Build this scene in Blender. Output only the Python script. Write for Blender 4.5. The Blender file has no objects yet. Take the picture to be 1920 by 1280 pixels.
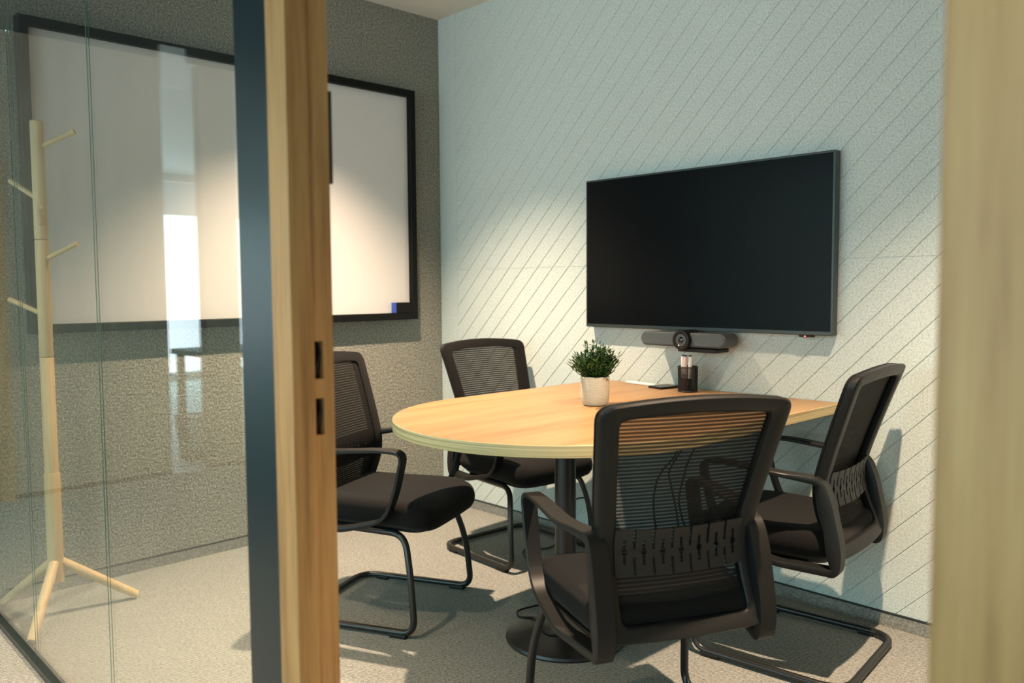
import bpy, bmesh, math, random
from mathutils import Matrix, Vector
random.seed(7)
S = bpy.context.scene
COL = S.collection
PI = math.pi

# ------------------------------------------------------------------ camera
cam_d = bpy.data.cameras.new('camera')
cam = bpy.data.objects.new('camera', cam_d)
COL.objects.link(cam)
cam_d.sensor_width = 36.0
cam_d.lens = 1553.0 / 1920.0 * 36.0
RW = ((0.6916873, 0.0427082, -0.7209332),
      (0.7221627, -0.0506428, 0.6898669),
      (-0.0070471, -0.9978032, -0.0658713))
CAM = (3.6159, -2.9155, 1.2)
M = Matrix.Identity(4)
for i in range(3):
    M[i][0] = RW[i][0]; M[i][1] = -RW[i][1]; M[i][2] = -RW[i][2]; M[i][3] = CAM[i]
cam.matrix_world = M
cam_d.clip_start = 0.05
cam_d.dof.use_dof = True
cam_d.dof.focus_distance = 2.75
cam_d.dof.aperture_fstop = 3.0
S.camera = cam

# ------------------------------------------------------------------ world
W = bpy.data.worlds.new('sky'); S.world = W
W.use_nodes = True
nt = W.node_tree
bg = nt.nodes['Background']
tc = nt.nodes.new('ShaderNodeTexCoord')
sep = nt.nodes.new('ShaderNodeSeparateXYZ')
nt.links.new(tc.outputs['Generated'], sep.inputs[0])
rmp = nt.nodes.new('ShaderNodeValToRGB')
nt.links.new(sep.outputs['Z'], rmp.inputs[0])
rmp.color_ramp.elements[0].position = 0.0
rmp.color_ramp.elements[0].color = (0.70, 0.86, 0.92, 1)
rmp.color_ramp.elements[1].position = 0.5
rmp.color_ramp.elements[1].color = (0.42, 0.86, 0.92, 1)
e = rmp.color_ramp.elements.new(0.04); e.color = (0.70, 0.97, 1.0, 1)
nt.links.new(rmp.outputs[0], bg.inputs['Color'])
bg.inputs['Strength'].default_value = 4.0

S.view_settings.view_transform = 'Standard'
S.view_settings.look = 'None'
S.view_settings.gamma = 1.0
S.view_settings.use_curve_mapping = False
S.view_settings.exposure = 0.2
S.cycles.max_bounces = 7
S.cycles.diffuse_bounces = 4
S.cycles.glossy_bounces = 4
S.cycles.transparent_max_bounces = 14
S.cycles.caustics_reflective = False
S.cycles.caustics_refractive = False

WARM = (1.0, 0.73, 0.505)
DOWN_W = 580.0

# portals at the office windows: they only guide sampling of the sky
def portal(name, loc, rot, sx, sy):
    l = bpy.data.lights.new(name, 'AREA'); l.shape = 'RECTANGLE'
    l.size = sx; l.size_y = sy
    l.cycles.is_portal = True
    o = bpy.data.objects.new(name, l); COL.objects.link(o)
    o.location = loc; o.rotation_euler = rot
    return o
YB = -5.6          # back window wall of the corridor
portal('window_portal', (2.1, YB - 0.12, 1.45), (PI / 2, 0, 0), 7.2, 2.3)
portal('window_portal', (-7.42, -5.5, 1.25), (0, -PI / 2, 0), 2.3, 4.6)

# ------------------------------------------------------------------ materials
MATS = {}
def mat(name, color, rough=0.5, metal=0.0, spec=0.5, build=None):
    if name in MATS: return MATS[name]
    m = bpy.data.materials.new(name); m.use_nodes = True
    n = m.node_tree; b = n.nodes['Principled BSDF']
    b.inputs['Base Color'].default_value = (*color, 1)
    b.inputs['Roughness'].default_value = rough
    b.inputs['Metallic'].default_value = metal
    b.inputs['Specular IOR Level'].default_value = spec
    if build: build(n, b)
    MATS[name] = m
    return m
def N(n, t, **kw):
    x = n.nodes.new(t)
    for k, v in kw.items():
        if k in x.inputs: x.inputs[k].default_value = v
        else: setattr(x, k, v)
    return x
def coords(n, scale=(1, 1, 1), rot=(0, 0, 0)):
    t = N(n, 'ShaderNodeTexCoord'); mp = N(n, 'ShaderNodeMapping')
    mp.inputs['Scale'].default_value = scale; mp.inputs['Rotation'].default_value = rot
    n.links.new(t.outputs['Object'], mp.inputs[0])
    return mp.outputs[0]
def ramp(n, fac, stops):
    r = N(n, 'ShaderNodeValToRGB')
    els = r.color_ramp.elements
    els[0].position = stops[0][0]; els[0].color = (*stops[0][1], 1)
    els[1].position = stops[-1][0]; els[1].color = (*stops[-1][1], 1)
    for p, c in stops[1:-1]:
        x = els.new(p); x.color = (*c, 1)
    n.links.new(fac, r.inputs[0]); return r.outputs[0]
def noise(n, vec, scale, detail=3, rough=0.55):
    x = N(n, 'ShaderNodeTexNoise'); x.inputs['Scale'].default_value = scale
    x.inputs['Detail'].default_value = detail; x.inputs['Roughness'].default_value = rough
    n.links.new(vec, x.inputs['Vector']); return x.outputs['Fac']
def mixc(n, fac, a, b, mode='MIX'):
    x = N(n, 'ShaderNodeMix'); x.data_type = 'RGBA'; x.blend_type = mode
    for s, v in ((0, fac), (6, a), (7, b)):
        if hasattr(v, 'is_linked') or hasattr(v, 'links'): n.links.new(v, x.inputs[s])
        else: x.inputs[s].default_value = v if s == 0 else (*v, 1)
    return x.outputs[2]
def bump(n, b, h, strength, dist=0.01):
    x = N(n, 'ShaderNodeBump'); x.inputs['Strength'].default_value = strength
    x.inputs['Distance'].default_value = dist
    n.links.new(h, x.inputs['Height']); n.links.new(x.outputs[0], b.inputs['Normal'])
def math_(n, op, a, b=None):
    x = N(n, 'ShaderNodeMath'); x.operation = op
    for i, v in enumerate((a, b)):
        if v is None: continue
        if isinstance(v, (int, float)): x.inputs[i].default_value = v
        else: n.links.new(v, x.inputs[i])
    return x.outputs[0]

def b_felt(c0, c1, c2):
    def f(n, b):
        v = coords(n, (1, 1, 1.0))
        a = noise(n, v, 150, 4, 0.7); bb = noise(n, v, 11, 3, 0.6)
        c = ramp(n, a, [(0.30, c0), (0.5, c1), (0.68, c2)])
        c = mixc(n, math_(n, 'MULTIPLY', bb, 0.22), c, c0)
        n.links.new(c, b.inputs['Base Color'])
        bump(n, b, a, 0.25, 0.004)
    return f
mat('felt_pale', (.5, .6, .6), .95, spec=.15, build=b_felt((.37, .43, .42), (.585, .655, .635), (.72, .78, .755)))
mat('felt_back', (.56, .625, .61), .95, spec=.1)

def b_fabricwall(n, b):
    v = coords(n)
    a = noise(n, v, 130, 4, 0.75); w = noise(n, coords(n, (1, 1, 1.7)), 42, 5, 0.65); g = noise(n, v, 14, 2, .5)
    c = ramp(n, a, [(0.34, (.15, .16, .135)), (0.5, (.36, .36, .31)), (0.66, (.66, .65, .56))])
    n.links.new(c, b.inputs['Base Color'])
    h = math_(n, 'ADD', math_(n, 'MULTIPLY', w, 0.9), math_(n, 'MULTIPLY', a, 0.5))
    bump(n, b, h, 1.0, 0.022)
mat('fabric_grey', (.2, .2, .18), .95, spec=.15, build=b_fabricwall)

def b_carpet(n, b):
    v = coords(n, (1, 1, 1), (0, 0, 0.55))
    br = N(n, 'ShaderNodeTexWave', wave_type='BANDS', bands_direction='X')
    br.inputs['Scale'].default_value = 55; br.inputs['Distortion'].default_value = 2.5
    br.inputs['Detail'].default_value = 2; br.inputs['Detail Scale'].default_value = 3
    n.links.new(v, br.inputs['Vector'])
    a = noise(n, v, 105, 4, .78); g = noise(n, v, 2.2, 3, .6)
    t = math_(n, 'ADD', math_(n, 'MULTIPLY', br.outputs['Fac'], .35), math_(n, 'MULTIPLY', a, .65))
    c = ramp(n, t, [(0.34, (.072, .076, .070)), (0.5, (.270, .278, .258)), (0.66, (.51, .52, .485))])
    c = mixc(n, math_(n, 'MULTIPLY', g, .35), c, (.175, .185, .168))
    n.links.new(c, b.inputs['Base Color'])
    bump(n, b, t, .7, .006)
mat('carpet', (.3, .29, .25), .97, spec=.1, build=b_carpet)
mat('carpet_skirting', (.27, .27, .25), .97, spec=.1, build=b_felt((.12, .12, .11), (.24, .24, .22), (.38, .38, .35)))

def b_wood(c0, c1, c2, axis, sc=1.0, ring=6.0):
    def f(n, b):
        s = [9.0 * sc] * 3; s[axis] = 0.7 * sc
        v = coords(n, tuple(s))
        a = noise(n, v, 2.2, 5, .6)
        s2 = [60.0 * sc] * 3; s2[axis] = 2.2 * sc
        v2 = coords(n, tuple(s2)); g = noise(n, v2, 2.5, 4, .65)
        t = math_(n, 'ADD', math_(n, 'MULTIPLY', a, .6), math_(n, 'MULTIPLY', g, .4))
        c = ramp(n, t, [(0.32, c0), (0.5, c1), (0.68, c2)])
        n.links.new(c, b.inputs['Base Color'])
        bump(n, b, g, .08, .002)
    return f
mat('oak_table', (.6, .4, .2), .42, spec=.35, build=b_wood((.235, .132, .055), (.335, .200, .090), (.39, .248, .120), 1, .8))
mat('oak_jamb', (.5, .3, .1), .45, spec=.35, build=b_wood((.21, .100, .032), (.375, .198, .070), (.46, .268, .106), 2))
mat('oak_stand', (.6, .45, .25), .5, spec=.35, build=b_wood((.50, .345, .17), (.62, .45, .24), (.70, .53, .30), 2))
mat('veneer_taupe', (.3, .24, .17), .6, spec=.3, build=b_wood((.20, .165, .12), (.29, .24, .175), (.36, .30, .22), 2, .6))
def b_edge(n, b):
    v = coords(n, (1.2, 1.2, 320))
    a = noise(n, v, 1.0, 3, .6)
    c = ramp(n, a, [(0.35, (.30, .235, .11)), (0.5, (.50, .41, .21)), (0.65, (.64, .55, .32))])
    n.links.new(c, b.inputs['Base Color'])
mat('ply_edge', (.5, .42, .22), .5, spec=.3, build=b_edge)

mat('ceiling_paint', (.74, .72, .66), .9, spec=.2)
mat('wall_paint', (.72, .72, .69), .9, spec=.2)
mat('dark_ceiling', (.05, .052, .05), .9, spec=.2)
mat('black_frame', (.012, .019, .021), .24, spec=.32)
mat('black_metal', (.012, .012, .012), .32, spec=.55)
def b_plastic(n, b):
    v = coords(n); a = noise(n, v, 420, 2, .6)
    bump(n, b, a, .12, .001)
mat('black_plastic', (.0085, .009, .009), .46, spec=.30, build=b_plastic)
def b_cloth(n, b):
    v = coords(n); a = noise(n, v, 500, 2, .7)
    c = ramp(n, a, [(.3, (.003, .003, .003)), (.7, (.010, .0095, .009))])
    n.links.new(c, b.inputs['Base Color']); bump(n, b, a, .3, .002)
    b.inputs['Sheen Weight'].default_value = .05
mat('black_fabric', (.014, .013, .012), .95, spec=.15, build=b_cloth)
mat('lumbar_plastic', (.015, .0145, .014), .5, spec=.4)
mat('whiteboard', (.64, .635, .63), .28, spec=.5)
mat('board_frame', (.005, .006, .0055), .5, spec=.15)
mat('screen', (.004, .005, .006), .22, spec=.08)
mat('tv_bezel', (.030, .042, .042), .35, spec=.5)
mat('grey_plastic', (.055, .065, .07), .45, spec=.45)
def b_grille(n, b):
    v = coords(n); a = noise(n, v, 900, 1, .5)
    c = ramp(n, a, [(.4, (.045, .058, .064)), (.6, (.115, .14, .15))])
    n.links.new(c, b.inputs['Base Color'])
mat('speaker_grille', (.07, .08, .09), .7, spec=.3, build=b_grille)
mat('glass_lens', (.005, .006, .008), .06, spec=.8)
mat('silver', (.55, .57, .58), .3, metal=1.0)
def b_pot(n, b):
    v = coords(n, (14, 14, 120)); a = noise(n, v, 2.5, 4, .65)
    v2 = coords(n); g = noise(n, v2, 60, 3, .6)
    c = ramp(n, a, [(.3, (.47, .44, .35)), (.5, (.55, .52, .43)), (.7, (.60, .57, .48))])
    c = mixc(n, math_(n, 'MULTIPLY', g, .25), c, (.36, .33, .26))
    n.links.new(c, b.inputs['Base Color'])
mat('stoneware', (.5, .47, .4), .75, spec=.25, build=b_pot)
def b_leaf(n, b):
    v = coords(n); a = noise(n, v, 45, 2, .6)
    c = ramp(n, a, [(.3, (.008, .030, .008)), (.55, (.025, .085, .018)), (.72, (.10, .17, .03))])
    n.links.new(c, b.inputs['Base Color'])
mat('leaf_green', (.03, .09, .02), .5, spec=.35, build=b_leaf)
mat('soil', (.03, .02, .012), .95)
mat('white_plastic', (.78, .79, .77), .4)
mat('pink_plastic', (.70, .52, .48), .4)
mat('red_plastic', (.33, .02, .02), .4)
mat('blue_plastic', (.03, .08, .42), .45)
mat('felt_black', (.006, .006, .006), .9, spec=.2)
mat('carpet_office', (.70, .73, .74), .5, spec=.4)
mat('hinge_dark', (.02, .012, .010), .5)

def emis(name, color, s):
    m = bpy.data.materials.new(name); m.use_nodes = True
    n = m.node_tree; b = n.nodes['Principled BSDF']
    b.inputs['Base Color'].default_value = (*color, 1)
    b.inputs['Emission Color'].default_value = (*color, 1)
    b.inputs['Emission Strength'].default_value = s
    MATS[name] = m
emis('lamp_glow', (1.0, .75, .48), 12.0)
emis('led_red', (1.0, .12, .06), 3.0)

def glass_mat(name, tint, r0=0.043):
    m = bpy.data.materials.new(name); m.use_nodes = True
    n = m.node_tree; n.nodes.clear()
    out = N(n, 'ShaderNodeOutputMaterial')
    geo = N(n, 'ShaderNodeNewGeometry')
    dot = N(n, 'ShaderNodeVectorMath', operation='DOT_PRODUCT')
    n.links.new(geo.outputs['Incoming'], dot.inputs[0]); n.links.new(geo.outputs['Normal'], dot.inputs[1])
    c = math_(n, 'ABSOLUTE', dot.outputs['Value'])
    k = math_(n, 'POWER', math_(n, 'SUBTRACT', 1.0, c), 5.0)
    f = math_(n, 'ADD', math_(n, 'MULTIPLY', k, 1.0 - r0), r0)
    tr = N(n, 'ShaderNodeBsdfTransparent'); tr.inputs[0].default_value = (*tint, 1)
    gl = N(n, 'ShaderNodeBsdfGlossy'); gl.inputs['Roughness'].default_value = 0.0
    gl.inputs['Color'].default_value = (1, 1, 1, 1)
    mx = N(n, 'ShaderNodeMixShader')
    n.links.new(f, mx.inputs[0]); n.links.new(tr.outputs[0], mx.inputs[1]); n.links.new(gl.outputs[0], mx.inputs[2])
    n.links.new(mx.outputs[0], out.inputs[0])
    MATS[name] = m
glass_mat('clear_glass', (.965, .985, .972))
mat('glass_edge', (.06, .13, .11), .2, spec=.6)

def mesh_mat(name, color, stripe_axis, freq, lo, hi):
    m = bpy.data.materials.new(name); m.use_nodes = True
    n = m.node_tree; b = n.nodes['Principled BSDF']
    b.inputs['Base Color'].default_value = (*color, 1); b.inputs['Roughness'].default_value = .8
    b.inputs['Specular IOR Level'].default_value = .2
    out = n.nodes['Material Output']
    t = N(n, 'ShaderNodeTexCoord'); s = N(n, 'ShaderNodeSeparateXYZ')
    n.links.new(t.outputs['Object'], s.inputs[0])
    w = math_(n, 'SINE', math_(n, 'MULTIPLY', s.outputs[stripe_axis], freq))
    mr = N(n, 'ShaderNodeMapRange'); mr.inputs['From Min'].default_value = .1; mr.inputs['From Max'].default_value = .9
    mr.inputs['To Min'].default_value = hi; mr.inputs['To Max'].default_value = lo
    n.links.new(w, mr.inputs['Value'])
    tr = N(n, 'ShaderNodeBsdfTransparent'); mx = N(n, 'ShaderNodeMixShader')
    # threads overlap more when the weave is seen at a slant
    geo = N(n, 'ShaderNodeNewGeometry'); dot = N(n, 'ShaderNodeVectorMath', operation='DOT_PRODUCT')
    n.links.new(geo.outputs['Incoming'], dot.inputs[0]); n.links.new(geo.outputs['Normal'], dot.inputs[1])
    inv = math_(n, 'DIVIDE', 1.0, math_(n, 'MAXIMUM', math_(n, 'ABSOLUTE', dot.outputs['Value']), .12))
    opa = math_(n, 'SUBTRACT', 1.0, math_(n, 'POWER', math_(n, 'SUBTRACT', 1.0, mr.outputs[0]), inv))
    n.links.new(opa, mx.inputs[0]); n.links.new(tr.outputs[0], mx.inputs[1]); n.links.new(b.outputs[0], mx.inputs[2])
    n.links.new(mx.outputs[0], out.inputs[0])
    MATS[name] = m
mesh_mat('back_mesh', (.012, .011, .010), 2, 2 * PI / 0.0092, .58, .91)
mesh_mat('wire_mesh', (.012, .012, .012), 2, 2 * PI / 0.0035, .45, .8)
mesh_mat('bin_mesh', (.10, .11, .11), 2, 2 * PI / 0.008, .25, .6)
def shade_mat():
    m = bpy.data.materials.new('roller_cloth'); m.use_nodes = True
    n = m.node_tree; n.nodes.clear()
    out = N(n, 'ShaderNodeOutputMaterial'); d = N(n, 'ShaderNodeBsdfDiffuse'); t = N(n, 'ShaderNodeBsdfTranslucent')
    d.inputs[0].default_value = (.75, .77, .77, 1); t.inputs[0].default_value = (.6, .66, .68, 1)
    mx = N(n, 'ShaderNodeMixShader'); mx.inputs[0].default_value = .4
    n.links.new(d.outputs[0], mx.inputs[1]); n.links.new(t.outputs[0], mx.inputs[2]); n.links.new(mx.outputs[0], out.inputs[0])
    MATS['roller_cloth'] = m
shade_mat()

# ------------------------------------------------------------------ helpers
def obj(name, verts, faces, m, parent=None, smooth=False, auto=None):
    me = bpy.data.meshes.new(name); me.from_pydata([tuple(v) for v in verts], [], faces)
    bm = bmesh.new(); bm.from_mesh(me)
    bmesh.ops.recalc_face_normals(bm, faces=bm.faces)
    bm.to_mesh(me); bm.free()
    me.materials.append(MATS[m])
    if smooth:
        for p in me.polygons: p.use_smooth = True
        if auto is not None: me.set_sharp_from_angle(angle=math.radians(auto))
    o = bpy.data.objects.new(name, me); COL.objects.link(o)
    if parent: o.parent = parent
    return o
def thing(name, label, cat, loc=(0, 0, 0), rz=0.0, group=None):
    o = bpy.data.objects.new(name, None); COL.objects.link(o)
    o.empty_display_size = .1
    o.location = loc; o.rotation_euler = (0, 0, rz)
    o['label'] = label; o['category'] = cat
    if group: o['group'] = group
    return o
def tag(o, label, cat, group=None):
    o['label'] = label; o['category'] = cat
    if group: o['group'] = group
    return o
def struct(o, label=None):
    o['kind'] = 'structure'
    if label: o['label'] = label
    return o
def sempty(name):
    o = bpy.data.objects.new(name, None); COL.objects.link(o); o['kind'] = 'structure'; return o

class MB:
    def __init__(self): self.v = []; self.f = []
    def add(self, v, f):
        k = len(self.v); self.v += [tuple(p) for p in v]; self.f += [[i + k for i in q] for q in f]; return self
    def box(self, x0, x1, y0, y1, z0, z1, bev=0.0):
        if bev <= 0:
            v = [(x, y, z) for x in (x0, x1) for y in (y0, y1) for z in (z0, z1)]
            f = [(0, 1, 3, 2), (4, 6, 7, 5), (0, 4, 5, 1), (2, 3, 7, 6), (0, 2, 6, 4), (1, 5, 7, 3)]
            return self.add(v, f)
        bm = bmesh.new(); r = bmesh.ops.create_cube(bm, size=1)
        for q in bm.verts:
            q.co = Vector(((x0 + x1) / 2 + q.co.x * (x1 - x0), (y0 + y1) / 2 + q.co.y * (y1 - y0), (z0 + z1) / 2 + q.co.z * (z1 - z0)))
        bmesh.ops.bevel(bm, geom=list(bm.edges), offset=bev, segments=2, affect='EDGES', profile=.5)
        bm.verts.index_update()
        self.add([q.co[:] for q in bm.verts], [[q.index for q in f.verts] for f in bm.faces]); bm.free()
        return self
    def lathe(self, prof, cx=0, cy=0, n=32, cap=True):
        k = len(self.v); m_ = len(prof)
        for r, z in prof:
            for i in range(n):
                a = 2 * PI * i / n; self.v.append((cx + r * math.cos(a), cy + r * math.sin(a), z))
        for j in range(m_ - 1):
            for i in range(n):
                a = k + j * n + i; b_ = k + j * n + (i + 1) % n
                self.f.append([a, b_, b_ + n, a + n])
        if cap:
            self.f.append([k + i for i in range(n)][::-1])
            self.f.append([k + (m_ - 1) * n + i for i in range(n)])
        return self
    def tube(self, pts, r, n=10, closed=False, caps=True, radii=None):
        pts = [Vector(p) for p in pts]; m_ = len(pts); k = len(self.v)
        up = None
        for i, p in enumerate(pts):
            if closed: t = (pts[(i + 1) % m_] - pts[i - 1]).normalized()
            else: t = (pts[min(i + 1, m_ - 1)] - pts[max(i - 1, 0)]).normalized()
            if up is None:
                up = Vector((0, 0, 1)) if abs(t.z) < .9 else Vector((1, 0, 0))
            up = (up - t * up.dot(t)).normalized(); s = t.cross(up)
            rr = radii[i] if radii else r
            for q in range(n):
                a = 2 * PI * q / n; c = p + (up * math.cos(a) + s * math.sin(a)) * rr
                self.v.append(c[:])
        last = m_ if closed else m_ - 1
        for i in range(last):
            for q in range(n):
                a = k + i * n + q; b_ = k + i * n + (q + 1) % n
                c = k + ((i + 1) % m_) * n + (q + 1) % n; d = k + ((i + 1) % m_) * n + q
                self.f.append([a, b_, c, d])
        if caps and not closed:
            self.f.append([k + q for q in range(n)][::-1]); self.f.append([k + (m_ - 1) * n + q for q in range(n)])
        return self
    def loops(self, loops, closed_ring=False, cap=False):
        k = len(self.v); n = len(loops[0]); m_ = len(loops)
        for L in loops: self.v += [tuple(p) for p in L]
        rng = m_ if closed_ring else m_ - 1
        for j in range(rng):
            j2 = (j + 1) % m_
            for i in range(n):
                self.f.append([k + j * n + i, k + j * n + (i + 1) % n, k + j2 * n + (i + 1) % n, k + j2 * n + i])
        if cap:
            self.f.append([k + i for i in range(n)][::-1]); self.f.append([k + (m_ - 1) * n + i for i in range(n)])
        return self
    def make(self, name, m, parent=None, smooth=False, auto=None):
        return obj(name, self.v, self.f, m, parent, smooth, auto)

def fillet(pts, r, n=6, closed=False):
    pts = [Vector(p) for p in pts]; out = []; m_ = len(pts)
    for i, p in enumerate(pts):
        if not closed and i in (0, m_ - 1): out.append(p); continue
        a = pts[i - 1]; b = pts[(i + 1) % m_]
        rr = r[i] if isinstance(r, (list, tuple)) else r
        d1 = (a - p); d2 = (b - p)
        L = min(rr, d1.length * .49, d2.length * .49)
        s = p + d1.normalized() * L; e_ = p + d2.normalized() * L
        for k in range(n + 1):
            t = k / n
            out.append(s * (1 - t) ** 2 + p * 2 * t * (1 - t) + e_ * t * t)
    return out
def cat(pts, n=8):
    pts = [Vector(p) for p in pts]; out = []
    for i in range(len(pts) - 1):
        p0 = pts[max(i - 1, 0)]; p1 = pts[i]; p2 = pts[i + 1]; p3 = pts[min(i + 2, len(pts) - 1)]
        for k in range(n):
            t = k / n
            out.append(.5 * ((2 * p1) + (p2 - p0) * t + (2 * p0 - 5 * p1 + 4 * p2 - p3) * t * t + (3 * p1 - p0 - 3 * p2 + p3) * t ** 3))
    out.append(pts[-1]); return out
def interp(tab, z):
    if z <= tab[0][0]: return tab[0][1]
    for (a, b), (c, d) in zip(tab, tab[1:]):
        if z <= c: return b + (d - b) * (z - a) / (c - a)
    return tab[-1][1]
def box(name, m, parent, *a, bev=0.0):
    return MB().box(*a, bev=bev).make(name, m, parent)

# ------------------------------------------------------------------ structure
H = 2.654
XR = 3.62
struct(box('floor', 'carpet', None, -1.765, 6.0, YB, 0.12, -.1, 0.0))
struct(box('ceiling', 'ceiling_paint', None, -.12, XR + .1, -2.25, .12, H, H + .12))
struct(box('ceiling', 'dark_ceiling', None, -1.765, 6.0, YB, -2.25, H, H + .12), 'dark ceiling of the corridor outside the room')
struct(box('wall_left', 'fabric_grey', None, -.12, 0.0, -2.25, .12, 0, H))
struct(box('wall_right', 'fabric_grey', None, XR, XR + .1, -2.17, .12, 0, H))

wb = sempty('wall_back')
box('wall_core', 'felt_back', wb, -.0, XR, .0035, .12, 0, H)
def clip(poly, nx, nz, c):      # keep nx*x+nz*z >= c
    out = []
    for i, p in enumerate(poly):
        q = poly[(i + 1) % len(poly)]
        dp = nx * p[0] + nz * p[1] - c; dq = nx * q[0] + nz * q[1] - c
        if dp >= 0: out.append(p)
        if (dp >= 0) != (dq >= 0):
            t = dp / (dp - dq); out.append((p[0] + (q[0] - p[0]) * t, p[1] + (q[1] - p[1]) * t))
    return out
def felt(poly_fn, name):
    a = poly_fn(0.0); b = poly_fn(0.0020)
    if len(a) < 3: return
    if len(a) != len(b): b = a
    n = len(a)
    v = [(x, .007, z) for x, z in a] + [(x, .0024, z) for x, z in a] + [(x, 0.0, z) for x, z in b]
    f = []
    for j in range(2):
        for i in range(n):
            f.append([j * n + i, j * n + (i + 1) % n, (j + 1) * n + (i + 1) % n, (j + 1) * n + i])
    f.append([2 * n + i for i in range(n)])
    obj(name, v, f, 'felt_pale', wb)
X0 = .145; ZS = 1.293; SP = .10295; C0 = -1.315
for (za, zb) in ((.052, ZS - .0006), (ZS + .0006, H)):
    felt(lambda i, za=za, zb=zb: [(0 + i, za), (X0 - .001, za), (X0 - .001, zb), (0 + i, zb)], 'felt_panel')
    for k in range(-26, 40):
        lo = C0 + k * SP + .0008; hi = C0 + (k + 1) * SP - .0008
        def pf(i, lo=lo, hi=hi, za=za, zb=zb):
            p = [(X0, za), (XR, za), (XR, zb), (X0, zb)]
            p = clip(p, -1, 1, lo + i * 1.414)
            if p: p = clip(p, 1, -1, -(hi - i * 1.414))
            return p or []
        felt(pf, 'felt_strip')
bb = box('baseboard_back', 'carpet_skirting', None, .012, XR, -.008, .007, 0, .047); struct(bb)
box('top_edge', 'black_metal', bb, .012, XR, -.009, .005, .047, .050)
bl = box('baseboard_left', 'carpet_skirting', None, 0, .010, -2.17, -.008, 0, .047); struct(bl)
box('top_edge', 'black_metal', bl, 0, .011, -2.17, -.008, .047, .050)

# glazed front partition
win = sempty('window_1')
win['label'] = 'frameless glass partition beside the door opening'
for x0, x1 in ((-.02, .699), (.701, 1.419), (1.421, 2.235)):
    box('pane', 'clear_glass', win, x0, x1, -2.2385, -2.2315, .012, 2.625)
for xs in (.700, 1.420):
    for ya in (-2.2388, -2.2324):
        box('joint_line', 'glass_edge', win, xs - .0010, xs + .0010, ya, ya + .0012, .022, 2.61)
box('bottom_rail', 'black_frame', win, -.02, 2.231, -2.250, -2.218, 0, .022)
box('top_rail', 'black_frame', win, -.02, 2.231, -2.250, -2.218, 2.61, H)
box('mullion', 'black_frame', win, 2.231, 2.347, -2.250, -2.172, 0, H)
box('mullion', 'black_frame', win, 3.455, 3.56, -2.250, -2.172, 0, H)
struct(box('wall_front', 'wall_paint', None, -1.765, -.02, -2.25, -2.17, 0, H))
struct(box('wall_front', 'wall_paint', None, 3.56, 6.0, -2.25, -2.17, 0, H))

dr = sempty('door_1')
dr['label'] = 'open doorway with oak jambs'
jm = MB()
jm.box(2.347, 2.410, -2.252, -2.214, 0, 2.60, bev=.0015)
for z0, z1 in ((0, .955), (1.017, 1.049), (1.112, 2.60)):
    jm.box(2.347, 2.404, -2.214, -2.172, z0, z1)
for z0, z1 in ((.955, 1.017), (1.049, 1.112)):
    jm.box(2.347, 2.404, -2.214, -2.2075, z0, z1); jm.box(2.347, 2.404, -2.1915, -2.172, z0, z1)
    jm.box(2.347, 2.385, -2.2075, -2.1915, z0, z1)
j1 = jm.make('jamb', 'oak_jamb', dr)
MB().tube([(2.4065, -2.2135, z) for z in (0, .8, 1.6, 2.6)], .0028, 8).make('seal_bead', 'oak_jamb', j1, True)
for z0, z1 in ((.955, 1.017), (1.049, 1.112)):
    m_ = MB().box(2.385, 2.3865, -2.2075, -2.1915, z0, z1)
    pts = [(2.389 + .006 * math.sin(t * PI), -2.195 - .003 * math.sin(t * PI * 2), z0 + (z1 - z0) * t) for t in [i / 12 for i in range(13)]]
    m_.tube(pts, .0032, 8)
    m_.make('strike_plate', 'black_metal', j1)
box('edge_plate', 'hinge_dark', j1, 2.388, 2.4045, -2.172, -2.166, 1.373, 1.524)
box('jamb', 'oak_jamb', dr, 3.386, 3.455, -2.252, -2.172, 0, 2.60, bev=.002)
box('header', 'oak_jamb', dr, 2.347, 3.455, -2.252, -2.172, 2.60, H)

# corridor and the bright office behind it (seen as reflections in the glass)
ww = sempty('wall_corridor')
box('veneer_panel', 'veneer_taupe', ww, -1.865, -1.765, -2.80, -2.252, .025, H)
box('veneer_panel', 'veneer_taupe', ww, -1.865, -1.765, -3.22, -2.806, .025, H)
box('veneer_panel', 'veneer_taupe', ww, -1.865, -1.765, -3.64, -3.226, .025, H)
box('veneer_panel', 'veneer_taupe', ww, -1.865, -1.765, -4.13, -3.89, .025, H)
box('plinth', 'black_frame', ww, -1.862, -1.760, -3.64, -2.252, 0, .025)
box('plinth', 'black_frame', ww, -1.862, -1.760, -4.13, -3.89, 0, .025)
box('glass_panel', 'clear_glass', ww, -1.820, -1.810, YB, -4.13, .025, H)
box('plinth', 'black_frame', ww, -1.862, -1.760, YB, -4.13, 0, .025)
box('trim_1', 'oak_jamb', None, -1.765, -1.72, -2.735, -2.66, 0, 2.3)
struct(bpy.data.objects['trim_1'])
struct(box('floor', 'carpet_office', None, -7.5, -1.765, -8.0, -3.0, -.1, 0.0), 'pale office floor beyond the corridor')
struct(box('ceiling', 'wall_paint', None, -7.5, -1.865, -8.0, -3.0, 2.70, 2.8), 'white office ceiling beyond the corridor')
struct(box('wall_office', 'wall_paint', None, -7.5, -1.865, -3.0, -2.9, 0, 2.7))
struct(box('wall_office', 'wall_paint', None, -7.5, -1.765, -8.1, -8.0, 0, 2.7))
struct(box('wall_office', 'wall_paint', None, -1.865, -1.765, -8.0, YB - .0, 0, 2.7))
w2 = sempty('window_2'); w2['label'] = 'tall office window with a half lowered roller shade'
box('sill', 'wall_paint', w2, -7.5, -7.30, -8.0, -3.0, 0, .09)
box('window_head', 'wall_paint', w2, -7.5, -7.30, -8.0, -3.0, 2.60, 2.7)
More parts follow.
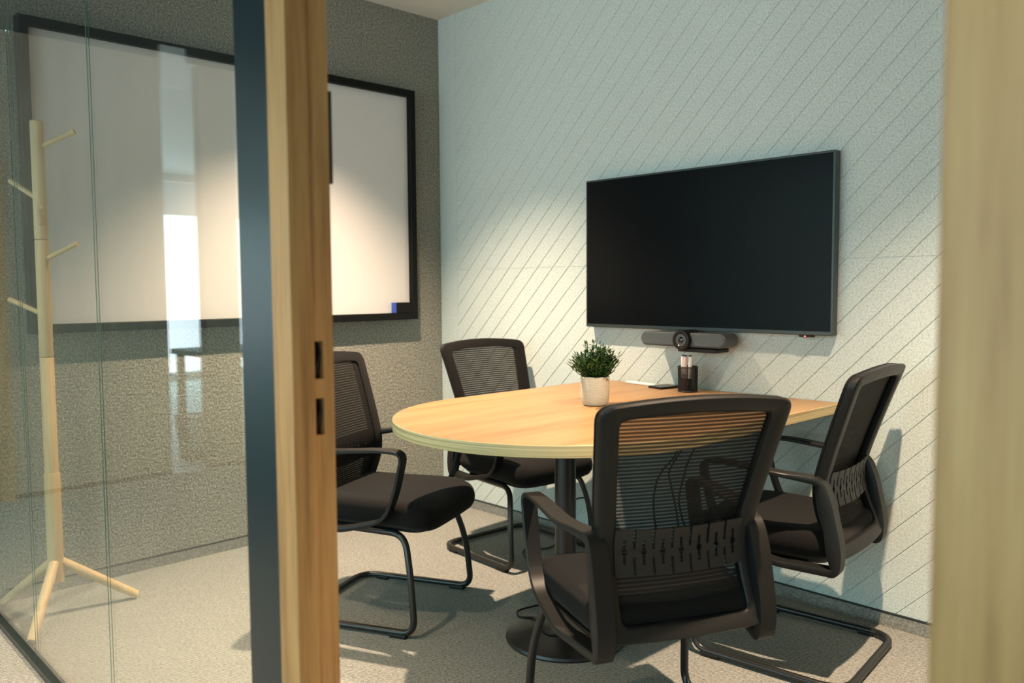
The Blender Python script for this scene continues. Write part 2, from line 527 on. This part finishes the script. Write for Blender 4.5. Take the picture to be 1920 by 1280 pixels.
for y in (-8.0, -6.95, -5.7, -4.35, -3.05):
    box('mullion', 'grey_plastic', w2, -7.42, -7.36, y, y + .05, .09, 2.6)
sh = box('roller_shade', 'roller_cloth', None, -7.335, -7.332, -7.9, -3.1, 2.165, 2.595)
tag(sh, 'pale roller shade lowered over the top of the far office window', 'blind')
w3 = sempty('window_3'); w3['label'] = 'wide corridor window behind the viewer'
box('sill', 'wall_paint', w3, -1.765, 6.0, YB - .1, YB, 0, .3)
box('window_head', 'wall_paint', w3, -1.765, 6.0, YB - .1, YB, 2.58, H)
for x in (-1.765, -.2, 1.4, 3.0, 4.6, 5.94):
    box('mullion', 'grey_plastic', w3, x, x + .06, YB - .08, YB - .02, .3, 2.58)
struct(box('wall_corridor_end', 'wall_paint', None, 6.0, 6.1, YB, -2.17, 0, H))

# ------------------------------------------------------------------ downlights
def downlight(x, y, power, label, size=93, color=WARM):
    t = thing('ceiling_downlight', label, 'light', (x, y, H), 0, 'recessed ceiling downlights')
    MB().lathe([(.034, -.001), (.048, -.001), (.050, -.004), (.044, -.008), (.036, -.007), (.034, -.001)], n=28, cap=False).make('trim_ring', 'white_plastic', t, True)
    MB().lathe([(.0, -.0012), (.034, -.0012)], n=28, cap=False).make('diffuser', 'lamp_glow', t)
    l = bpy.data.lights.new('downlight_beam', 'SPOT')
    l.energy = power; l.color = color; l.spot_size = math.radians(size); l.spot_blend = 1.0
    l.shadow_soft_size = .022
    o = bpy.data.objects.new('downlight_beam', l); COL.objects.link(o); o.parent = t; o.location = (0, 0, -.03)
    return t
downlight(.80, -.98, DOWN_W, 'recessed downlight over the whiteboard side of the room')
downlight(2.95, -1.05, DOWN_W, 'recessed downlight over the chairs by the doorway')
downlight(.75, -2.95, 150, 'recessed downlight in the corridor outside the left glass pane')
downlight(1.50, -2.90, 320, 'added unseen corridor downlight that brightens the left door jamb')  # no fixture known here; extra lamp added to lift the left jamb's front face

# ------------------------------------------------------------------ whiteboard
t = thing('whiteboard', 'large wall whiteboard in a black frame on the dark fabric wall', 'whiteboard', (0, -1.13, 1.03))
def P(o): return (-o.location[0], -o.location[1], -o.location[2])
y0, y1, z0, z1 = -2.056, -.206, 1.031, 2.233; fw = .036
fr = MB()
def ring(x, i): return [(x, y0 + i, z0 + i), (x, y1 - i, z0 + i), (x, y1 - i, z1 - i), (x, y0 + i, z1 - i)]
fr.loops([ring(.001, 0), ring(.057, 0), ring(.060, .003), ring(.060, fw - .003), ring(.057, fw), ring(.025, fw)])
o = fr.make('frame', 'board_frame', t); o.location = P(t)
o = box('writing_surface', 'whiteboard', t, .001, .030, y0 + .03, y1 - .03, z0 + .03, z1 - .03); o.location = P(t)
t = thing('board_eraser', 'black whiteboard eraser with a blue side in the lower corner of the board', 'eraser', (.0305, -.302, 1.0675))
MB().box(.0, .028, -.046, .059, 0, .054, bev=.002).make('pad', 'felt_black', t)
MB().box(.0, .029, -.058, -.046, 0, .054, bev=.001).make('holder', 'blue_plastic', t)

# ------------------------------------------------------------------ television and video bar
t = thing('television', 'flat black television mounted on the pale felt wall', 'television', (1.694, -.002, 1.016))
o = MB().box(1.113, 2.275, -.050, -.012, 1.016, 1.674, bev=.003).make('housing', 'tv_bezel', t); o.location = P(t)
o = box('screen', 'screen', t, 1.121, 2.267, -.0512, -.049, 1.031, 1.666); o.location = P(t)
o = box('wall_mount', 'black_metal', t, 1.45, 1.95, -.014, -.001, 1.2, 1.5); o.location = P(t)
s = MB().box(2.146, 2.196, -.048, -.020, 1.008, 1.017, bev=.002).make('sensor_pod', 'black_plastic', t); s.location = P(t)
MB().lathe([(.0, 0), (.0035, 0), (.0035, .002), (0, .002)], n=10, cap=False)
led = box('indicator', 'led_red', s, 2.168, 2.174, -.0495, -.0475, 1.010, 1.0135)

t = thing('video_bar', 'rounded grey video conference bar with a camera lens below the television', 'conference camera', (1.68, -.002, .94))
def stadium(x0, x1, zc, hh, n=10):
    pts = []
    for i in range(n + 1):
        a = -PI / 2 + PI * i / n; pts.append((x1 - hh + hh * math.cos(a), zc + hh * math.sin(a)))
    for i in range(n + 1):
        a = PI / 2 + PI * i / n; pts.append((x0 + hh + hh * math.cos(a), zc + hh * math.sin(a)))
    return pts
def bar(x0, x1, zc, hh, ya, yb, b=.004):
    L = [[(x, yb, z) for x, z in stadium(x0 + b, x1 - b, zc, hh - b)], [(x, yb - b, z) for x, z in stadium(x0, x1, zc, hh)],
         [(x, ya + b, z) for x, z in stadium(x0, x1, zc, hh)], [(x, ya, z) for x, z in stadium(x0 + b, x1 - b, zc, hh - b)]]
    return MB().loops(L, cap=True)
o = bar(1.485, 1.890, .983, .0285, -.130, -.035).make('body', 'grey_plastic', t, True, 40); o.location = P(t)
o = bar(1.492, 1.883, .983, .0225, -.1325, -.129, .001).make('speaker_grille', 'speaker_grille', t, True, 40); o.location = P(t)
def cyl_y(x, z, prof, n=32):
    m_ = MB(); L = []
    for r, y in prof: L.append([(x + r * math.cos(2 * PI * i / n), y, z + r * math.sin(2 * PI * i / n)) for i in range(n)])
    m_.loops(L, cap=True); return m_
lh = cyl_y(1.698, .983, [(.034, -.05), (.040, -.06), (.0405, -.145), (.038, -.150), (.030, -.1505), (.026, -.146)]).make('lens_housing', 'black_plastic', t, True, 35); lh.location = P(t)
cyl_y(1.698, .983, [(.0255, -.146), (.0245, -.1485), (.013, -.1485), (.0125, -.146)]).make('lens_ring', 'grey_plastic', lh, True, 35)
cyl_y(1.698, .983, [(.012, -.146), (.011, -.149), (.006, -.151), (.001, -.1515)]).make('lens', 'glass_lens', lh, True, 35)
cyl_y(1.690, .962, [(.003, -.148), (.003, -.1512)], 12).make('status_light', 'white_plastic', lh)
o = MB().box(1.667, 1.845, -.125, -.03, .935, .951, bev=.004).make('stand_foot', 'black_plastic', t); o.location = P(t)
o = box('wall_bracket', 'black_metal', t, 1.66, 1.72, -.04, -.001, .945, 1.01); o.location = P(t)

# ------------------------------------------------------------------ table
TZ = .775; TX0, TX1 = 1.178, 2.290; TCX = (TX0 + TX1) / 2; TR = (TX1 - TX0) / 2; TCY = -1.452 + TR; TY1 = -.012
t = thing('meeting_table', 'oak meeting table with a rounded end, set against the felt wall', 'table', (TCX, TCY, 0))
def tout(i):
    r = TR - i; pts = [(-r, TY1 - i - TCY)]
    for k in range(49):
        a = PI + PI * k / 48; pts.append((r * math.cos(a), r * math.sin(a)))
    pts.append((r, TY1 - i - TCY)); return pts
th = .037
MB().loops([[(x, y, TZ - .0015) for x, y in tout(0.0012)], [(x, y, TZ) for x, y in tout(.0030)]], cap=True).make('tabletop', 'oak_table', t)
MB().loops([[(x, y, TZ - th) for x, y in tout(.002)], [(x, y, TZ - th + .002) for x, y in tout(0)],
            [(x, y, TZ - .003) for x, y in tout(0)], [(x, y, TZ - .0014) for x, y in tout(.0012)]], cap=True).make('edge_band', 'ply_edge', t)
CX = 1.735 - TCX; CY = -.870 - TCY
MB().lathe([(.036, .03), (.036, TZ - th - .008)], CX, CY, 32).make('column', 'black_metal', t, True, 40)
MB().lathe([(.0, TZ - th - .010), (.15, TZ - th - .010), (.15, TZ - th), (0, TZ - th)], CX, CY, 32, cap=False).make('top_plate', 'black_metal', t, True, 40)
MB().lathe([(.0, 0), (.205, 0), (.207, .006), (.203, .014), (.15, .026), (.08, .036), (.046, .044), (.042, .055), (.036, .058)], CX, CY, 48, cap=False).make('base', 'black_metal', t, True, 40)

# ------------------------------------------------------------------ chairs
PROF = [(.37, -.205), (.42, -.193), (.47, -.172), (.52, -.153), (.57, -.143), (.62, -.146), (.70, -.172), (.80, -.208), (.935, -.258), (.98, -.275)]
HW = [(.37, .214), (.42, .213), (.50, .208), (.60, .206), (.70, .216), (.935, .246), (.98, .25)]
def surf(y, z, off):
    k = 1 - (y / .25) ** 2
    s = min(max((z - .6) / .33, 0), 1); s = s * s * (3 - 2 * s)
    x = interp(PROF, z)
    # smooth profile by averaging
    x = (x * 2 + interp(PROF, z - .025) + interp(PROF, z + .025)) / 4
    return (x - .024 * k + off, y, z + .020 * k * s)
def make_chair():
    t = thing('office_chair', 'x', 'chair')
    # seat cushion
    def outl(sx, n=14):
        c = [(-.205, -.215), (.285, -.240), (.285, .240), (-.205, .215)]
        pts = fillet([(x, y, 0) for x, y in c], [.07, .10, .10, .07], 10, True)
        # subdivide & scale about centre
        out = []
        for i, p in enumerate(pts):
            q = pts[(i + 1) % len(pts)]
            k = max(1, int((q - p).length / .03))
            for j in range(k):
                r = p.lerp(q, j / k); out.append((.04 + (r.x - .04) * sx, r.y * sx))
        return out
    def seatz(x, y, z):
        d = max(0, (x - .12) / .165); w = max(0, (-x - .08) / .12)
        return z - .022 * d * d + .006 * w * w - .006 * (1 - (y / .24) ** 2)
    L = []
    for sc, z in ((.80, .372), (.90, .376), (.965, .388), (.995, .405), (1.0, .422), (.99, .440), (.965, .452), (.92, .460), (.84, .465), (.70, .467), (.5, .467), (.3, .467), (.1, .467)):
        L.append([(x, y, seatz(x, y, z)) for x, y in outl(sc)])
    MB().loops(L, cap=True).make('seat', 'black_fabric', t, True, 60)
    L = []
    for sc, z in ((.74, .352), (.82, .356), (.88, .37), (.90, .385)):
        L.append([(x - .005, y, z - .012 * max(0, (x - .1) / .18) ** 2) for x, y in outl(sc)])
    MB().loops(L, cap=True).make('seat_pan', 'black_plastic', t, True, 50)
    # sled base: one bent tube
    def side(s):
        return [(-.12, s * .185, .352), (.178, s * .205, .350), (.214, s * .236, .22), (.233, s * .246, .018), (-.255, s * .248, .0165)]
    a = side(1); b = side(-1)
    path = a + b[::-1]
    pts = fillet(path, [0, .055, .09, .055, .085, .085, .055, .09, .055, 0], 7)
    MB().tube(pts, .0120, 12).make('sled_base', 'black_metal', t, True, 60)
    for s in (1, -1):
        MB().box(.140, .202, s * .246 - .013, s * .246 + .013, 0, .014, bev=.003).make('foot_pad', 'black_plastic', t)
        MB().box(-.19, -.14, s * .248 - .013, s * .248 + .013, 0, .014, bev=.003).make('foot_pad', 'black_plastic', t)
    # back frame
    def outline(ins, top, bot, rt, rb):
        zt, zb = .935 - top, .385 + bot
        c = [(-(interp(HW, zt) - ins), zt), (-(interp(HW, .60) - ins), .60), (-(interp(HW, zb) - ins), zb), ((interp(HW, zb) - ins), zb), ((interp(HW, .60) - ins), .60), ((interp(HW, zt) - ins), zt)]
        pts = fillet([(y, z, 0) for y, z in c], [rt, .06, rb, rb, .06, rt], 6, True)
        out = []
        m_ = len(pts); corner = 7
        for i, p in enumerate(pts):
            q = pts[(i + 1) % m_]
            k = 10 if (i % corner) == corner - 1 else 1
            for j in range(k): out.append(p.lerp(q, j / k))
        return out
    A = outline(0, 0, 0, .035, .03); B = outline(.046, .038, .036, .018, .02)
    def ring(tt, off): return [surf(a_.x + (b_.x - a_.x) * tt, a_.y + (b_.y - a_.y) * tt, off) for a_, b_ in zip(A, B)]
    MB().loops([ring(.10, .014), ring(0, .009), ring(0, -.012), ring(.12, -.017), ring(.85, -.014), ring(1, -.008), ring(1, .006), ring(.9, .012)], closed_ring=True).make('back_frame', 'black_plastic', t, True, 45)
    # fabric edge wrapped round the front of the frame
    MB().loops([ring(-.02, .010), ring(-.02, .017), ring(.15, .020), ring(.95, .018), ring(.95, .012)], closed_ring=False).make('fabric_border', 'black_fabric', t, True, 50)
    # mesh sheet with thickness
    nz, ny = 30, 12; v = []; f = []
    for off in (.0135, .0125):
        for i in range(nz + 1):
            z = .395 + (.925 - .395) * i / nz; hw = interp(HW, z) - .018
            for j in range(ny + 1):
                v.append(surf(-hw + 2 * hw * j / ny, z, off))
    f = [[i * (ny + 1) + j, i * (ny + 1) + j + 1, (i + 1) * (ny + 1) + j + 1, (i + 1) * (ny + 1) + j] for i in range(nz) for j in range(ny)]
    obj('mesh_panel', v[:(nz + 1) * (ny + 1)], f, 'back_mesh', t, True)
    # lumbar support with slots
    NX, NZ = 98, 18; hw = .168; za, zb = .530, .638
    def solid(i, j):
        u = (i + .5) / NX; w = (j + .5) / NZ
        ph = (u * 7.0) % 1.0; d = abs(ph - .5)
        if d < .075 and .20 < w < .80: return False          # closed slot
        if d < .16 and .46 < w < .56: return False          # its crossbar
        e_ = min(ph, 1 - ph)
        if e_ < .075 and (w > .58 or w < .38) and .06 < u < .94: return False
        return True
    def lp(i, j, off):
        y = -hw + 2 * hw * i / NX; w = j / NZ
        z = za + (zb - za) * w + .006 * (1 - (y / hw) ** 2) * (-1)
        sk = 0.0
        p = surf(max(-.205, min(.205, y + sk)), z, off); return p
    m_ = MB(); idx = {}
    def vid(i, j, k):
        if (i, j, k) not in idx:
            idx[(i, j, k)] = len(m_.v); m_.v.append(lp(i, j, -.010 if k else -.016))
        return idx[(i, j, k)]
    for i in range(NX):
        for j in range(NZ):
            if not solid(i, j): continue
            m_.f.append([vid(i, j, 0), vid(i + 1, j, 0), vid(i + 1, j + 1, 0), vid(i, j + 1, 0)])
            m_.f.append([vid(i, j, 1), vid(i, j + 1, 1), vid(i + 1, j + 1, 1), vid(i + 1, j, 1)])
            for di, dj, e1, e2 in ((-1, 0, (i, j), (i, j + 1)), (1, 0, (i + 1, j), (i + 1, j + 1)), (0, -1, (i, j), (i + 1, j)), (0, 1, (i, j + 1), (i + 1, j + 1))):
                a_, b_ = i + di, j + dj
                if not (0 <= a_ < NX and 0 <= b_ < NZ) or not solid(a_, b_):
                    m_.f.append([vid(*e1, 0), vid(*e2, 0), vid(*e2, 1), vid(*e1, 1)])
    ls = m_.make('lumbar_support', 'lumbar_plastic', t)
    for s in (1, -1):
        p0 = Vector(surf(s * .165, .59, -.012)); p1 = Vector(surf(s * .192, .595, -.012))
        MB().tube([p0 + Vector((0, 0, .012)), p1 + Vector((0, 0, .012))], .003, 8).tube([p0 - Vector((0, 0, .014)), p1 - Vector((0, 0, .014))], .003, 8).make('lumbar_clip', 'lumbar_plastic', ls)
    # armrest loops: flat bent strip
    for s in (1, -1):
        key = [(-.166, .618, .024, .048), (-.05, .634, .014, .048), (.12, .648, .012, .047), (.205, .643, .012, .045), (.172, .50, .012, .042),
               (.130, .405, .014, .040), (-.04, .360, .018, .042), (-.216, .350, .026, .048), (-.207, .43, .044, .050), (-.190, .53, .038, .050)]
        R_ = [.022, .05, .06, .036, .05, .055, .05, .024, .05, .06]
        pts = fillet([(k[0], 0, k[1]) for k in key], R_, 6, True)
        vals = []
        for i in range(len(key)):
            for _ in range(7): vals.append(key[i][2:])
        # smooth section sizes
        n_ = len(vals)
        for _ in range(3):
            vals = [tuple((vals[i - 1][q] + 2 * vals[i][q] + vals[(i + 1) % n_][q]) / 4 for q in (0, 1)) for i in range(n_)]
        L = []
        for i, p in enumerate(pts):
            tg = (pts[(i + 1) % n_] - pts[i - 1]).normalized(); nm = Vector((tg.z, 0, -tg.x))
            th_, w_ = vals[i]; kk = min(1, max(0, (p.x + .17) / .14)); yc = s * (.212 + .038 * kk * kk * (3 - 2 * kk))
            sec = []
            for a_, b_ in ((-.5, -.30), (-.44, -.5), (.44, -.5), (.5, -.30), (.5, .30), (.44, .5), (-.44, .5), (-.5, .30)):
                q = p + nm * (b_ * th_); sec.append((q.x, yc + a_ * w_, q.z))
            L.append(sec)
        m_ = MB().loops(L, closed_ring=True)
        m_.make('armrest', 'black_plastic', t, True, 40)
    return t
def dup(root, label, loc, rz):
    r = root.copy(); COL.objects.link(r)
    for ch in list(root.children):
        c = ch.copy(); COL.objects.link(c); c.parent = r
        for g in ch.children:
            d = g.copy(); COL.objects.link(d); d.parent = c
    r['label'] = label; r.location = (*loc, 0); r.rotation_euler = (0, 0, math.radians(rz)); return r
ch = make_chair()
CH = [('black mesh office chair in the foreground seen from behind', (2.335, -1.217), 153.8),
      ('black mesh office chair partly hidden behind the oak door jamb', (1.075, -1.137), 26),
      ('black mesh office chair in the corner between whiteboard and felt wall', (.940, -.318), -3),
      ('black mesh office chair seen from the side under the television, beside the felt wall', (2.312, -.388), 186.5)]
for i, (lb, loc, rz) in enumerate(CH):
    if i == 0:
        ch['label'] = lb; ch.location = (*loc, 0); ch.rotation_euler = (0, 0, math.radians(rz)); c = ch
    else: c = dup(ch, lb, loc, rz)
    c['group'] = 'office chairs around the meeting table'

# ------------------------------------------------------------------ coat stand
t = thing('coat_stand', 'pale wooden coat stand with angled pegs behind the glass', 'coat stand', (.290, -2.066, 0))
for prof in ([(.0265, .128), (.027, .133), (.027, .526), (.025, .536)], [(.0232, .536), (.0232, .955), (.022, .957)],
             [(.022, .959), (.0232, .962), (.0225, 1.375), (.0215, 1.379)], [(.0215, 1.381), (.0225, 1.384), (.0215, 1.797), (.018, 1.801)]):
    MB().lathe(prof, n=24).make('post', 'oak_stand', t, True, 40)
for z, dx, dy, rise in ((1.705, .083, .087, .052), (1.52, -.100, -.058, .068), (1.425, .100, -.027, .055), (1.305, .083, .080, .055), (1.11, -.092, -.078, .052)):
    MB().tube([(0, 0, z), (dx * 1.12, dy * 1.12, z + rise * 1.1)], .011, 10, radii=[.0085, .0095]).make('peg', 'oak_stand', t, True, 50)
for a in (84, 207, 328):
    a = math.radians(a); c, s = math.cos(a), math.sin(a)
    MB().tube([(c * .01, s * .01, .205), (c * .272, s * .272, .0155)], .019, 14, radii=[.0185, .0155]).make('leg', 'oak_stand', t, True, 50)

# ------------------------------------------------------------------ things on the table
PX, PY = 1.690, -.662
t = thing('potted_plant', 'small leafy green plant in a rough cream pot on the table', 'plant', (PX, PY, TZ))
MB().lathe([(.0, 0), (.036, 0), (.044, .004), (.049, .016), (.051, .040), (.0515, .100), (.0505, .104), (.047, .104), (.046, .095), (.045, .08), (0, .08)], n=36, cap=False).make('pot', 'stoneware', t, True, 40)
MB().lathe([(.0, .090), (.0455, .088)], n=24, cap=False).make('soil', 'soil', t)
rnd = random.Random(11)
lf = MB(); stem = MB()
for i in range(120):
    a = rnd.uniform(0, 2 * PI); lean = rnd.uniform(0, 1) ** .7; hgt = (.125 - .065 * lean) * rnd.uniform(.72, 1.12)
    base = Vector((rnd.uniform(0, .032) * math.cos(a), rnd.uniform(0, .032) * math.sin(a), .09))
    tip = base + Vector((math.cos(a) * .070 * lean, math.sin(a) * .070 * lean, hgt))
    mid = (base + tip) / 2 + Vector((math.cos(a), math.sin(a), 0)) * .008 * lean
    stem.tube([base, mid, tip], .0009, 4)
    for k in range(15):
        tt = .22 + .78 * k / 14
        p = base * (1 - tt) ** 2 + mid * 2 * tt * (1 - tt) + tip * tt * tt
        b = a + k * 2.4 + rnd.uniform(-.5, .5)
        d = Vector((math.cos(b), math.sin(b), rnd.uniform(.35, 1.1))).normalized()
        if k == 14: d = (tip - mid).normalized()
        sd = d.cross(Vector((rnd.uniform(-.3, .3), rnd.uniform(-.3, .3), 1))).normalized(); up = sd.cross(d)
        L = rnd.uniform(.015, .025); w = L * .21
        c1 = p + d * L * .5
        lf.add([p, c1 + sd * w + up * .001, p + d * L - up * .002, c1 - sd * w + up * .001, c1 - up * .0012], [(0, 1, 4), (1, 2, 4), (2, 3, 4), (3, 0, 4)])
fo = lf.make('foliage', 'leaf_green', t); fo['kind'] = 'stuff'
st = stem.make('stems', 'leaf_green', t); st['kind'] = 'stuff'

KX, KY = 1.712, -.118
t = thing('pen_cup', 'round black wire mesh pen cup on the table by the wall', 'pen cup', (KX, KY, TZ))
MB().lathe([(.0385, .004), (.0400, .100)], n=36, cap=False).make('mesh_wall', 'wire_mesh', t, True)
MB().tube([(.0402 * math.cos(2 * PI * i / 36), .0402 * math.sin(2 * PI * i / 36), .100) for i in range(36)], .0022, 8, closed=True).make('rim', 'black_metal', t, True)
MB().tube([(.0387 * math.cos(2 * PI * i / 36), .0387 * math.sin(2 * PI * i / 36), .004) for i in range(36)], .0026, 8, closed=True).make('base_ring', 'black_metal', t, True)
MB().lathe([(.0, .001), (.038, .001), (.038, .003), (0, .003)], n=30, cap=False).make('floor_disc', 'black_metal', t)
def marker(dx, dy, cap, body, tilt, label):
    t = thing('marker_pen', label, 'marker', (KX + dx, KY + dy, TZ + .0035), 0, 'markers in the pen cup')
    lx, ly = tilt
    f_ = lambda z: (lx * z, ly * z, z)
    MB().tube([f_(.001), f_(.050)], .0085, 14, radii=[.0075, .0085]).make('cap', cap, t, True, 40)
    MB().tube([f_(.050), f_(.138), f_(.1385)], .0078, 14).make('barrel', body, t, True, 40)
    MB().tube([f_(.1385), f_(.143)], .0068, 14).make('end_plug', cap if cap != 'red_plastic' else 'felt_black', t, True, 40)
marker(-.0215, .000, 'blue_plastic', 'white_plastic', (-.02, 0), 'white marker with a blue end standing leftmost in the pen cup')
marker(-.006, -.013, 'red_plastic', 'pink_plastic', (.0, .03), 'pinkish marker with a red cap in the pen cup')
marker(.011, -.003, 'felt_black', 'white_plastic', (0, .02), 'white marker with a black cap standing rightmost in the pen cup')

# phone and white remote
t = thing('smartphone', 'black smartphone lying on the table beside the pen cup', 'phone', (1.572, -.075, TZ), math.radians(-12))
MB().box(-.040, .040, -.060, .050, .0, .009, bev=.003).make('body', 'black_plastic', t)
MB().box(-.037, .037, -.057, .047, .0088, .0096).make('display', 'screen', t)
t = thing('remote_control', 'slim white remote lying along the wall edge of the table', 'remote', (1.435, -.055, TZ), math.radians(-8))
MB().box(-.085, .085, -.016, .016, 0, .010, bev=.004).make('body', 'white_plastic', t)
MB().box(-.07, .02, -.010, .010, .0095, .0106, bev=.0004).make('keypad', 'wall_paint', t)

# ------------------------------------------------------------------ cables
def cable(pts, r, label, group='black cables around the table'):
    tag(MB().tube(cat(pts, 8), r, 8).make('cable', 'black_plastic', None, True), label, 'cable', group)
TB = TZ - th
cable([(1.80, -.12, TB - .004), (1.70, -.11, .60), (1.637, -.10, .496), (1.578, -.1, .43), (1.546, -.1, .366), (1.533, -.1, .262), (1.56, -.09, .10), (1.62, -.07, .006)], .004, 'leftmost black cable hanging under the table by the wall')
cable([(1.76, -.05, TB - .004), (1.69, -.07, .58), (1.613, -.095, .44), (1.613, -.09, .377), (1.632, -.085, .291), (1.66, -.075, .12), (1.70, -.06, .006)], .004, 'middle black cable hanging under the table by the wall')
cable([(1.84, -.10, TB - .004), (1.76, -.09, .60), (1.695, -.085, .484), (1.672, -.08, .418), (1.654, -.08, .358), (1.648, -.075, .279), (1.70, -.06, .12), (1.78, -.05, .006)], .004, 'rightmost black cable hanging under the table by the wall')
cable([(1.25, -.06, .006), (1.16, -.035, .12), (1.10, -.022, .20), (1.06, -.02, .205), (1.01, -.022, .18), (.97, -.04, .09), (.99, -.10, .006), (1.035, -.227, .005), (.982, -.28, .005), (.98, -.328, .005), (1.023, -.374, .005), (1.113, -.413, .005), (1.25, -.45, .005), (1.40, -.58, .005), (1.49, -.68, .005)], .0035, 'black cable arching up the felt wall and looping across the carpet')
cable([(1.487, -.730, .006), (1.482, -.764, .008), (1.47, -.834, .008), (1.494, -.869, .010), (1.532, -.887, .015), (1.605, -.890, .034), (1.66, -.93, .038), (1.74, -.960, .0385), (1.80, -.90, .0425), (1.84, -.80, .035), (1.872, -.745, .023), (1.925, -.712, .006), (1.948, -.668, .006), (1.959, -.603, .005), (1.952, -.544, .005), (1.90, -.45, .005), (1.82, -.25, .005), (1.80, -.10, .005)], .0035, 'black cable lying over the round table base')

# ------------------------------------------------------------------ office things seen in the reflection
t = thing('waste_basket', 'grey mesh waste basket reflected in the glass', 'basket', (-2.17, -3.965, 0))
MB().lathe([(.105, .012), (.135, .30)], n=32, cap=False).make('mesh_wall', 'bin_mesh', t, True)
MB().tube([(.135 * math.cos(2 * PI * i / 36), .135 * math.sin(2 * PI * i / 36), .30) for i in range(36)], .005, 8, closed=True).make('rim', 'grey_plastic', t, True)
MB().lathe([(.0, .0), (.105, .0), (.108, .03), (.10, .03), (0, .012)], n=32, cap=False).make('bottom', 'grey_plastic', t, True, 40)
t = thing('office_desk', 'grey office desk reflected in the glass beside the waste basket', 'desk', (-2.55, -4.55, 0))
MB().box(-.45, .35, -.75, .42, .69, .73, bev=.004).make('desktop', 'grey_plastic', t)
for sx, sy in ((-.40, .36), (.30, .36), (-.40, -.70), (.30, -.70)):
    MB().box(sx - .025, sx + .025, sy - .025, sy + .025, 0, .69).make('leg', 'grey_plastic', t)
t = thing('hanging_sign', 'blank grey hanging sign box reflected near the top of the glass', 'sign', (-1.0, -3.41, 2.30))
MB().box(-.015, .015, -.075, .065, .0, .22, bev=.004).make('panel', 'white_plastic', t)
for ya in (-.05, .03): MB().box(-.006, .006, ya, ya + .01, .22, H - 2.30).make('hanger', 'grey_plastic', t)
